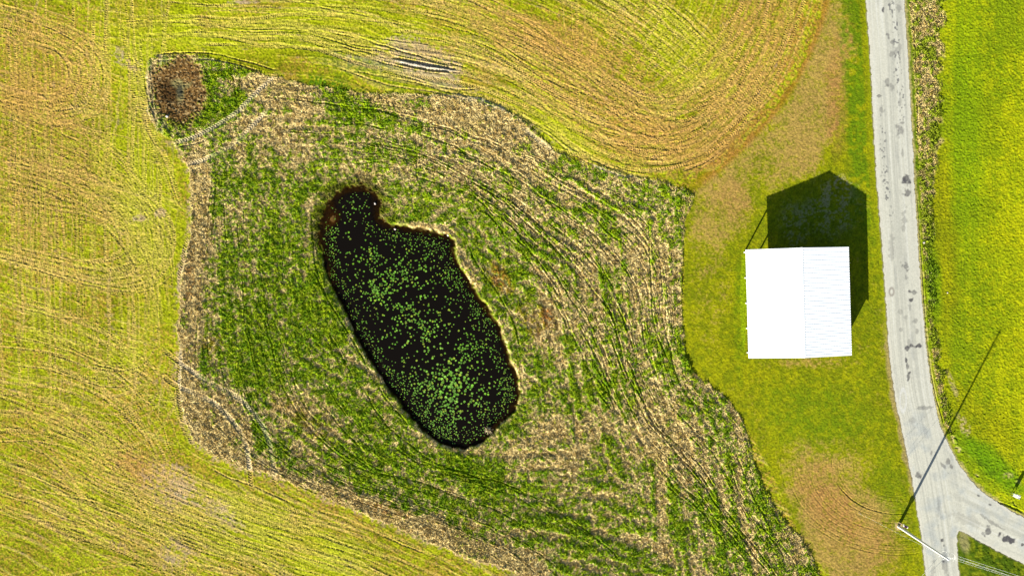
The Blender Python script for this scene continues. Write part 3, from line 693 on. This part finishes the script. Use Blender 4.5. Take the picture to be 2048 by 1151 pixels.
for s, x, y in cand[300:]:
    i = random.randrange(5); v, f = PADS[i]; a = random.uniform(0, 6.28); p = W(x, y, WZ + random.uniform(.002, .012))
    R = np.array([[math.cos(a), -math.sin(a), 0], [math.sin(a), math.cos(a), 0], [0, 0, 1]])
    vs_.append((v * s) @ R.T + np.array(p)); fs_.append(f + off); off += len(v)
    cs_.append(np.tile(np.append(pad_cols[i] * random.uniform(.45, 1.15), 1), (len(v), 1)))
pads = raw_mesh('small_lily_pads', np.vstack(vs_), np.vstack(fs_), np.vstack(cs_), None, M_pad, smooth=False)
tag(pads, 'scattered small green lily pads covering the pond right up to its banks', 'lily pads', PGRP, 'stuff')

# ------------------------------------------------------------------ standing straw and grass blades
def blades(name, n, region, length, width, hgt, tintf, seed, label, cat):
    r = np.random.default_rng(seed)
    x = r.uniform(-20, 1690, n * 3); y = r.uniform(60, 1165, n * 3)
    if region == 'strip': x = r.uniform(1812, 1905, n * 3); y = r.uniform(-15, 900, n * 3)
    X_ = (x - 1024) / PPM; Y_ = (575.5 - y) / PPM
    i = np.rint((X_ + HX_) / FINE).astype(int) + 76; j = np.rint((Y_ + HY_) / FINE).astype(int) + 76
    i = np.clip(i, 0, NX - 1); j = np.clip(j, 0, NY - 1)
    ok = ((mead[j, i] > .6) & (sp[j, i] > 2.5) & (TC[j, i] < .3) & (TD[j, i] < .45) & (inpatch[j, i] < .4)) if region == 'meadow' else ((rside[j, i] > .5) & (strip[j, i] > .5))
    ok = np.nonzero(ok)[0][:n]
    X_, Y_, i, j = X_[ok], Y_[ok], i[ok], j[ok]; m = len(ok)
    Z0 = H[j, i] - .02; L = r.uniform(*length, m); w = r.uniform(*width, m); a = r.uniform(0, 2 * np.pi, m); hh = r.uniform(*hgt, m)
    dx, dy = np.cos(a), np.sin(a)
    co = np.zeros((m, 4, 3), np.float32)
    co[:, 0] = np.stack([X_ - dy * w, Y_ + dx * w, Z0], 1); co[:, 1] = np.stack([X_ + dy * w, Y_ - dx * w, Z0], 1)
    co[:, 2] = np.stack([X_ + dx * L * .6 + dy * w * .7, Y_ + dy * L * .6 - dx * w * .7, Z0 + hh], 1)
    co[:, 3] = np.stack([X_ + dx * L, Y_ + dy * L, Z0 + hh * .8], 1)
    c = col[j, i] * r.uniform(*tintf, m)[:, None].astype(np.float32)
    c4 = np.ones((m, 4, 4), np.float32); c4[:, :, :3] = np.clip(c, 0, .8)[:, None, :]
    f = np.arange(m * 4, dtype=np.int32).reshape(m, 4)
    o = raw_mesh(name, co.reshape(-1, 3), f, c4.reshape(-1, 4), None, M_blade, smooth=False)
    tag(o, label, cat, kind='stuff')
blades('meadow_grass', 380000, 'meadow', (.12, .40), (.012, .035), (.04, .17), (.85, 1.55), 5, 'rough mown straw and green grass tufts all round the pond', 'grass')
blades('verge_grass', 22000, 'strip', (.12, .4), (.012, .035), (.04, .2), (.85, 1.4), 6, 'dry straw and grass tufts in a strip along the far side of the road', 'grass')

# ------------------------------------------------------------------ mesh builder for the built objects
class MB:
    def __init__(s): s.v = []; s.f = []
    def box(s, c, size, rz=0.0, rot=None):
        c = Vector(c); h = Vector(size) / 2; R = rot or Matrix.Rotation(rz, 3, 'Z'); n = len(s.v)
        for dz in (-1, 1):
            for dx, dy in ((-1, -1), (1, -1), (1, 1), (-1, 1)): s.v.append(tuple(c + R @ Vector((dx * h.x, dy * h.y, dz * h.z))))
        s.f += [tuple(n + k for k in q) for q in ((3, 2, 1, 0), (4, 5, 6, 7), (0, 1, 5, 4), (1, 2, 6, 5), (2, 3, 7, 6), (3, 0, 4, 7))]; return s
    def tube(s, pts, rad, n=8, cap=True):
        pts = [Vector(p) for p in pts]; rad = rad if hasattr(rad, '__len__') else [rad] * len(pts); b0 = len(s.v)
        for k, p in enumerate(pts):
            d = (pts[min(k + 1, len(pts) - 1)] - pts[max(k - 1, 0)]).normalized()
            u = d.orthogonal().normalized() if abs(d.z) > .95 else d.cross(Vector((0, 0, 1))).normalized(); w = d.cross(u)
            for q in range(n):
                a = 2 * math.pi * q / n; s.v.append(tuple(p + (u * math.cos(a) + w * math.sin(a)) * rad[k]))
        for k in range(len(pts) - 1):
            for q in range(n):
                a = b0 + k * n + q; c = b0 + k * n + (q + 1) % n; s.f.append((a, c, c + n, a + n))
        if cap:
            s.f.append(tuple(b0 + q for q in range(n))[::-1]); s.f.append(tuple(b0 + (len(pts) - 1) * n + q for q in range(n)))
        return s
    def build(s, name, mat, parent=None, smooth=False, bevel=0):
        me = bpy.data.meshes.new(name); me.from_pydata([tuple(v) for v in s.v], [], s.f); me.materials.append(mat)
        import bmesh
        bm = bmesh.new(); bm.from_mesh(me); bmesh.ops.recalc_face_normals(bm, faces=bm.faces)
        if bevel: bmesh.ops.bevel(bm, geom=bm.edges[:], offset=bevel, segments=1, affect='EDGES')
        bm.to_mesh(me); bm.free()
        if smooth: me.polygons.foreach_set('use_smooth', [True] * len(me.polygons))
        o = bpy.data.objects.new(name, me); COL.objects.link(o)
        if parent: o.parent = parent
        return o
def empty(name, loc, rz=0):
    o = bpy.data.objects.new(name, None); COL.objects.link(o); o.location = loc; o.rotation_euler = (0, 0, rz); return o

# ------------------------------------------------------------------ the open pole barn
M_roof, nt, b = new_mat('white_ribbed_steel')
tc = nt.nodes.new('ShaderNodeTexCoord'); mp = nt.nodes.new('ShaderNodeMapping'); mp.inputs['Scale'].default_value = (.22, 1.2, 1)
nt.links.new(tc.outputs['Object'], mp.inputs[0])
n1 = noise_node(nt, 1.0, 5, mp.outputs[0]); cr = nt.nodes.new('ShaderNodeValToRGB')
cr.color_ramp.elements[0].position = .35; cr.color_ramp.elements[0].color = (.74, .77, .79, 1); cr.color_ramp.elements[1].position = .62; cr.color_ramp.elements[1].color = (.86, .86, .85, 1)
nt.links.new(n1.outputs[0], cr.inputs[0]); nt.links.new(cr.outputs[0], b.inputs['Base Color'])
b.inputs['Roughness'].default_value = .45; b.inputs['Specular IOR Level'].default_value = .3
M_wall = paint('barn_siding', (.30, .26, .22), .7, .2, nscale=3); M_post = paint('white_post', (.70, .68, .62), .7, .2, nscale=8)
M_wood = paint('weathered_timber', (.30, .23, .15), .85, .1, var=.3, nscale=5)
BA = math.radians(1.6); BCX, BCY = 41.25, -2.09
barn = empty('pole_barn', (BCX, BCY, -.03), BA)
tag(barn, 'white ribbed metal roofed pole barn on the lawn beside the road', 'barn')
HW, HL, EZ, RZ = 7.43, 7.81, 3.33, 4.83      # half width, half length, eave and ridge heights
def roof_panel(sgn):
    """one slope with its raised ribs, a solid sheet 3 cm thick"""
    pitch = .36; nr = int(round(2 * HL / pitch)); pitch = 2 * HL / nr; prof = []
    for k in range(nr):
        y = -HL + k * pitch
        prof += [(y, 0), (y + pitch * .60, 0), (y + pitch * .70, .02), (y + pitch * .88, .02), (y + pitch * .98, 0)]
    prof.append((HL, 0)); v = []; f = []
    sl = (RZ - EZ) / HW
    xs = [0.0, HW * .25, HW * .5, HW * .75, HW]; npf = len(prof)
    for t in (0, -0.03):
        for x in xs:
            for (y, h) in prof: v.append((sgn * x, y, RZ - sl * x + h + t))
    NL = len(xs) * npf
    for a in range(len(xs) - 1):
        for k in range(npf - 1):
            q = a * npf + k; f.append((q, q + 1, q + npf + 1, q + npf)); f.append((NL + q, NL + q + npf, NL + q + npf + 1, NL + q + 1))
    for k in range(npf - 1):
        for a in (0, len(xs) - 1):
            q = a * npf + k; f.append((q, q + 1, NL + q + 1, NL + q))
    for a in range(len(xs) - 1):
        for k in (0, npf - 1):
            q = a * npf + k; f.append((q, q + npf, NL + q + npf, NL + q))
    m = MB(); m.v = v; m.f = f; return m.build('roof_panel', M_roof, barn)
roof_w = roof_panel(-1); roof_w['label'] = 'bright white ribbed roof slope facing the pond'
roof_e = roof_panel(1); roof_e['label'] = 'white ribbed roof slope facing the road with faint streaks'
m = MB(); sl = (RZ - EZ) / HW
m.v = [(-.16, -HL - .01, RZ + .045 - .16 * sl), (0, -HL - .01, RZ + .055), (.16, -HL - .01, RZ + .045 - .16 * sl), (-.16, HL + .01, RZ + .045 - .16 * sl), (0, HL + .01, RZ + .055), (.16, HL + .01, RZ + .045 - .16 * sl)]
m.f = [(0, 1, 4, 3), (1, 2, 5, 4)]; m.build('ridge_cap', M_roof, barn)
WX = HW - .42; GY = HL - .14
zt = lambda x: RZ - sl * abs(x) - .06
m = MB(); m.box((WX, 0, (zt(WX) - .0) / 2 - .03), (.06, 2 * GY, zt(WX) + .0 )); m.build('side_wall', M_wall, barn)
def gable(y, x0, x1, zb):
    m = MB(); t = .03
    pr = [(x0, zb), (x1, zb), (x1, zt(x1))] + ([(0, zt(0))] if x0 < 0 < x1 else []) + [(x0, zt(x0))]
    n = len(pr); m.v = [(x, y - t, z) for x, z in pr] + [(x, y + t, z) for x, z in pr]
    m.f = [tuple(range(n)), tuple(range(2 * n - 1, n - 1, -1))] + [(k, (k + 1) % n, n + (k + 1) % n, n + k) for k in range(n)]
    m.build('gable_wall', M_wall, barn)
gable(GY, -2.3, WX - .05, -.02); gable(-GY, -6.4, WX - .05, 3.2)
c_, s_ = math.cos(-BA), math.sin(-BA)
for (px, py) in [(1489.5, 504.5), (1491, 555.5), (1492, 606), (1493.5, 656), (1495, 704.5)]:
    p = W(px, py); dx, dy = p.x - BCX, p.y - BCY; lx, ly = dx * c_ - dy * s_, dx * s_ + dy * c_
    lx = -HW + 0.98
    m = MB(); m.box((lx, ly, (zt(lx) - .2) / 2 - .1), (.17, .17, zt(lx) - .0)); m.build('post', M_post, barn)
    m = MB(); a = Vector((lx + .1, ly, 2.4)); q = Vector((lx + .9, ly, zt(lx + .9) - .1))
    m.tube([a, q], .05, 4); m.build('brace', M_wood, barn)
m = MB(); m.box((-HW + .98, 0, zt(HW - .98) - .24), (.1, 2 * GY, .26)); m.box((-HW + .98, 0, .0), (.05, .05, .05)); m.build('eave_beam', M_wood, barn)
for k in range(5):
    y = -GY + .3 + k * (2 * GY - .6) / 4
    m = MB(); m.box((0, y, EZ - .12), (2 * WX - .15, .06, .16))
    for sx in (-1, 1):
        m.tube([(sx * .1, y, EZ - .1), (sx * 2.4, y, zt(2.4) - .12)], .05, 4)
    m.tube([(0, y, EZ - .1), (0, y, zt(0) - .12)], .05, 4)
    m.build('truss', M_wood, barn)

# ------------------------------------------------------------------ utility pole with its wires
M_pole = paint('bleached_pole_wood', (.58, .56, .52), .8, .15, var=.12, nscale=4, bump=.3)
M_wire = paint('bare_wire', (.62, .62, .58), .45, .4, nscale=2); M_cer = paint('grey_porcelain', (.62, .64, .66), .3, .5, nscale=9)
M_steel = paint('galvanised_steel', (.34, .35, .36), .45, .5, .6, nscale=7)
pb = W(1796.5, 1051.5); pt = W(1897.5, 1118.5, 12.1)
pole = empty('utility_pole', pb); tag(pole, 'tall bleached wooden utility pole at the road junction carrying bare wires', 'utility pole')
top = pt - pb
def along(z): return top * (z / 12.1)
m = MB(); m.tube([along(-.4), along(0), along(4), along(8), along(12.1)], [.21, .2, .175, .145, .12], 14); m.build('pole_shaft', M_pole, pole, True)
m = MB(); m.tube([along(12.08), along(12.16)], [.13, .05], 12); m.build('pole_cap', M_steel, pole)
def insul(p, d):
    p = Vector(p); d = Vector(d).normalized(); m = MB(); rr = [.02, .045, .025, .045, .025, .04, .015]
    m.tube([p + d * (.12 + .05 * k) for k in range(7)], rr, 10); o = m.build('insulator', M_cer, pole, True)
    m = MB(); m.tube([p, p + d * .14], .02, 6); m.build('bracket', M_steel, o)
def img(px, py, z): return W(px, py, z) - pb
right_dir = (img(1960, 1131, 11.5) - img(1917, 1115.5, 11.5)).normalized()
left_dir = (img(1860, 1136, 10.3) - img(1882, 1109, 10.3)).normalized()
def wire(p, d, L, sag, r=.011, name='wire'):
    pts = [p + d * (L * t) + Vector((0, 0, -4 * sag * t * (1 - t))) for t in np.linspace(0, 1, 24)]
    m = MB(); m.tube(pts, r, 6); return m.build(name, M_wire, pole, True)
for z, y0, y1 in [(12.0, 1111.8, 1126.0), (11.6, 1115.7, 1130.4), (11.2, 1117.5, 1131.8), (10.8, 1121.0, 1135.0)]:
    a = along(z - .1); q = img(1917, y0, z); wdir = (img(1960, y1, z) - q).normalized()
    insul(a + right_dir * .1, (q - a) if (q - a).length > .1 else right_dir)
    m = MB(); m.tube([a + (q - a).normalized() * .4, q, q + wdir * .2], .011, 6); m.build('jumper', M_wire, pole, True)
    wire(q, wdir, 75, .9)
for x0, y0, x1, y1, z in [(1882.2, 1109, 1860, 1136, 10.35), (1890.8, 1115.5, 1860, 1147, 11.35)]:
    q = img(x0, y0, z); wd = (img(x1, y1, z) - q).normalized(); a = along(z); insul(a, wd); wire(a + wd * .4, wd, 70, .7, .014)
# slack loops of wire at the top
m = MB(); cpt = img(1903, 1114, 11.8)
m.tube([cpt + Vector((.55 * math.sin(t) - .1, .65 * math.cos(t) - .05, .12 * math.sin(2 * t))) for t in np.linspace(-.3, 2.4, 16)], .014, 6); m.build('jumper', M_wire, pole, True)
m = MB(); m.tube([along(9.6) + Vector((.05, .2, 0)), along(10.3) + Vector((.5, .45, .1)), along(11) + Vector((.6, .45, .2)), along(11.7) + Vector((.45, .15, .1))], .018, 6); m.build('jumper', M_wire, pole, True)
# down guy
ga = W(1717, 1025, .1) - pb; gt = along(11.3)
m = MB(); m.tube([ga, gt], .008, 5); m.build('guy_wire', M_wire, pole)
m = MB(); m.tube([ga - Vector((0, 0, .3)), ga + (gt - ga).normalized() * .5], .025, 6); m.build('guy_anchor', M_steel, pole)

# ------------------------------------------------------------------ mailbox beside the pole
M_purple = paint('purple_enamel', (.20, .035, .13), .35, .5, var=.25, nscale=6); M_white = paint('white_enamel', (.78, .78, .74), .4, .4, var=.05)
M_dark = paint('dark_slot', (.03, .03, .035), .6, .3)
mb_b = W(1797.5, 1043.5); mbox = empty('mailbox', mb_b)
tag(mbox, 'purple roadside mailbox with white ends on a wooden post beside the utility pole', 'mailbox')
m = MB(); m.box((0, 0, .62), (.09, .09, 1.3)); m.build('post', M_wood, mbox)
mc = W(1811, 1052.3, 1.5) - mb_b; axd = Vector((.96, -.28, 0)).normalized(); sd = Vector((.28, .96, 0))
m = MB(); m.tube([Vector((-.02, -.0, 1.24)), Vector((mc.x + .22, mc.y - .06, 1.28))], .045, 4); m.build('support_arm', M_wood, mbox)
prof = [(-.15, 0), (.15, 0), (.15, .16), (.106, .266), (0, .31), (-.106, .266), (-.15, .16)]
def arch(c, L, sc_, mat, name, parent, tilt=0.0):
    m = MB(); n = len(prof)
    for e in (-1, 1):
        for (w_, h_) in prof: m.v.append(tuple(c + axd * (e * L / 2 + tilt * (h_ - .15)) + sd * w_ * sc_ + Vector((0, 0, (h_ - .155) * sc_ + .155))))
    m.f = [tuple(range(n)), tuple(range(2 * n - 1, n - 1, -1))] + [(k, (k + 1) % n, n + (k + 1) % n, n + k) for k in range(n)]
    return m.build(name, mat, parent, bevel=.004)
c0 = Vector((mc.x, mc.y, 1.33)); arch(c0, .50, 1.0, M_purple, 'box_body', mbox)
dd_ = arch(c0 + axd * .27, .05, 1.15, M_white, 'door', mbox, .15); m = MB(); m.box(c0 + axd * .31 + Vector((0, 0, .2)), (.03, .03, .06)); m.build('handle', M_steel, dd_)
arch(c0 - axd * .29 + sd * .08, .05, 1.2, M_white, 'back_panel', mbox, -.15)
# ------------------------------------------------------------------ utility box by the junction
ub = W(2033, 991, .95); ub.z = gz(2024, 987)
box = empty('utility_box', ub, math.radians(-17))
tag(box, 'white utility box with dark slots standing on legs in the grass by the side road', 'utility box')
m = MB(); m.box((0, 0, .92), (.44, .44, .78)); m.build('cabinet', M_white, box, bevel=.02)
m = MB(); m.box((0, 0, 1.33), (.52, .52, .04)); ld_ = m.build('lid', M_white, box, bevel=.008)
for y in (-.15, .15):
    m = MB(); m.box((.03, y, 1.356), (.40, .09, .012)); m.build('slot', M_dark, ld_)
for x in (-.17, .17):
    for y in (-.17, .17):
        m = MB(); m.box((x, y, .22), (.04, .04, .62)); m.build('leg', M_steel, box)
m = MB(); m.box((0, -.232, .92), (.34, .02, .6)); dr = m.build('door', M_white, box); m = MB(); m.box((.12, -.25, .95), (.03, .03, .1)); m.build('handle', M_steel, dr)

# ------------------------------------------------------------------ small things: a dead reed clump, stones
M_straw = paint('dead_straw', (.42, .34, .20), .85, .1, var=.3, nscale=20)
m = MB(); r_ = random.Random(3)
for k in range(46):
    a = r_.uniform(0, 6.28); L = r_.uniform(.3, .85); w = r_.uniform(.02, .04); e = r_.uniform(.1, .6)
    p0 = Vector((r_.uniform(-.1, .1), r_.uniform(-.1, .1), -.2)); d = Vector((math.cos(a), math.sin(a), 0))
    m.tube([p0, p0 + d * L * .5 + Vector((0, 0, .35 + e)), p0 + d * L + Vector((0, 0, .25 + e * .8))], [w, w * .7, .004], 4)
reed = m.build('reed_clump', M_straw); reed.location = W(977, 858, WZ + .05)
tag(reed, 'pale dead reed clump standing in the water at the south east bank', 'reeds')
M_stone = paint('pale_stone', (.48, .42, .38), .85, .2, var=.25, nscale=8, bump=.5, bscale=9)
def stone(px, py, s, label, seed):
    r = random.Random(seed); import bmesh
    bm = bmesh.new(); bmesh.ops.create_icosphere(bm, subdivisions=2, radius=.5)
    for v in bm.verts: v.co = v.co * (1 + r.uniform(-.14, .14))
    me = bpy.data.meshes.new('stone'); bm.to_mesh(me); bm.free(); me.materials.append(M_stone)
    o = bpy.data.objects.new('stone', me); COL.objects.link(o); z = max(gz(px, py), WZ) + s * .12
    o.location = W(px, py, z); o.scale = (s, s * r.uniform(.7, .95), s * .6); o.rotation_euler = (0, 0, r.uniform(0, 6)); tag(o, label, 'stone')
stone(750, 407, .36, 'pinkish round stone on the muddy north shore of the pond', 1)
stone(790, 458, .34, 'small pale stone at the waterline below the north east bank', 2)
stone(896, 470, .34, 'pale stone on the dry bank at the pond corner nearest the barn', 3)
stone(334, 233, .42, 'whitish stone at the lower left edge of the brown hollow', 4)
stone(1848, 485, .36, 'white stone in the verge grass right beside the road', 5)
stone(1895, 585, .22, 'tiny white stone in the bright pasture across the road from the barn', 6)
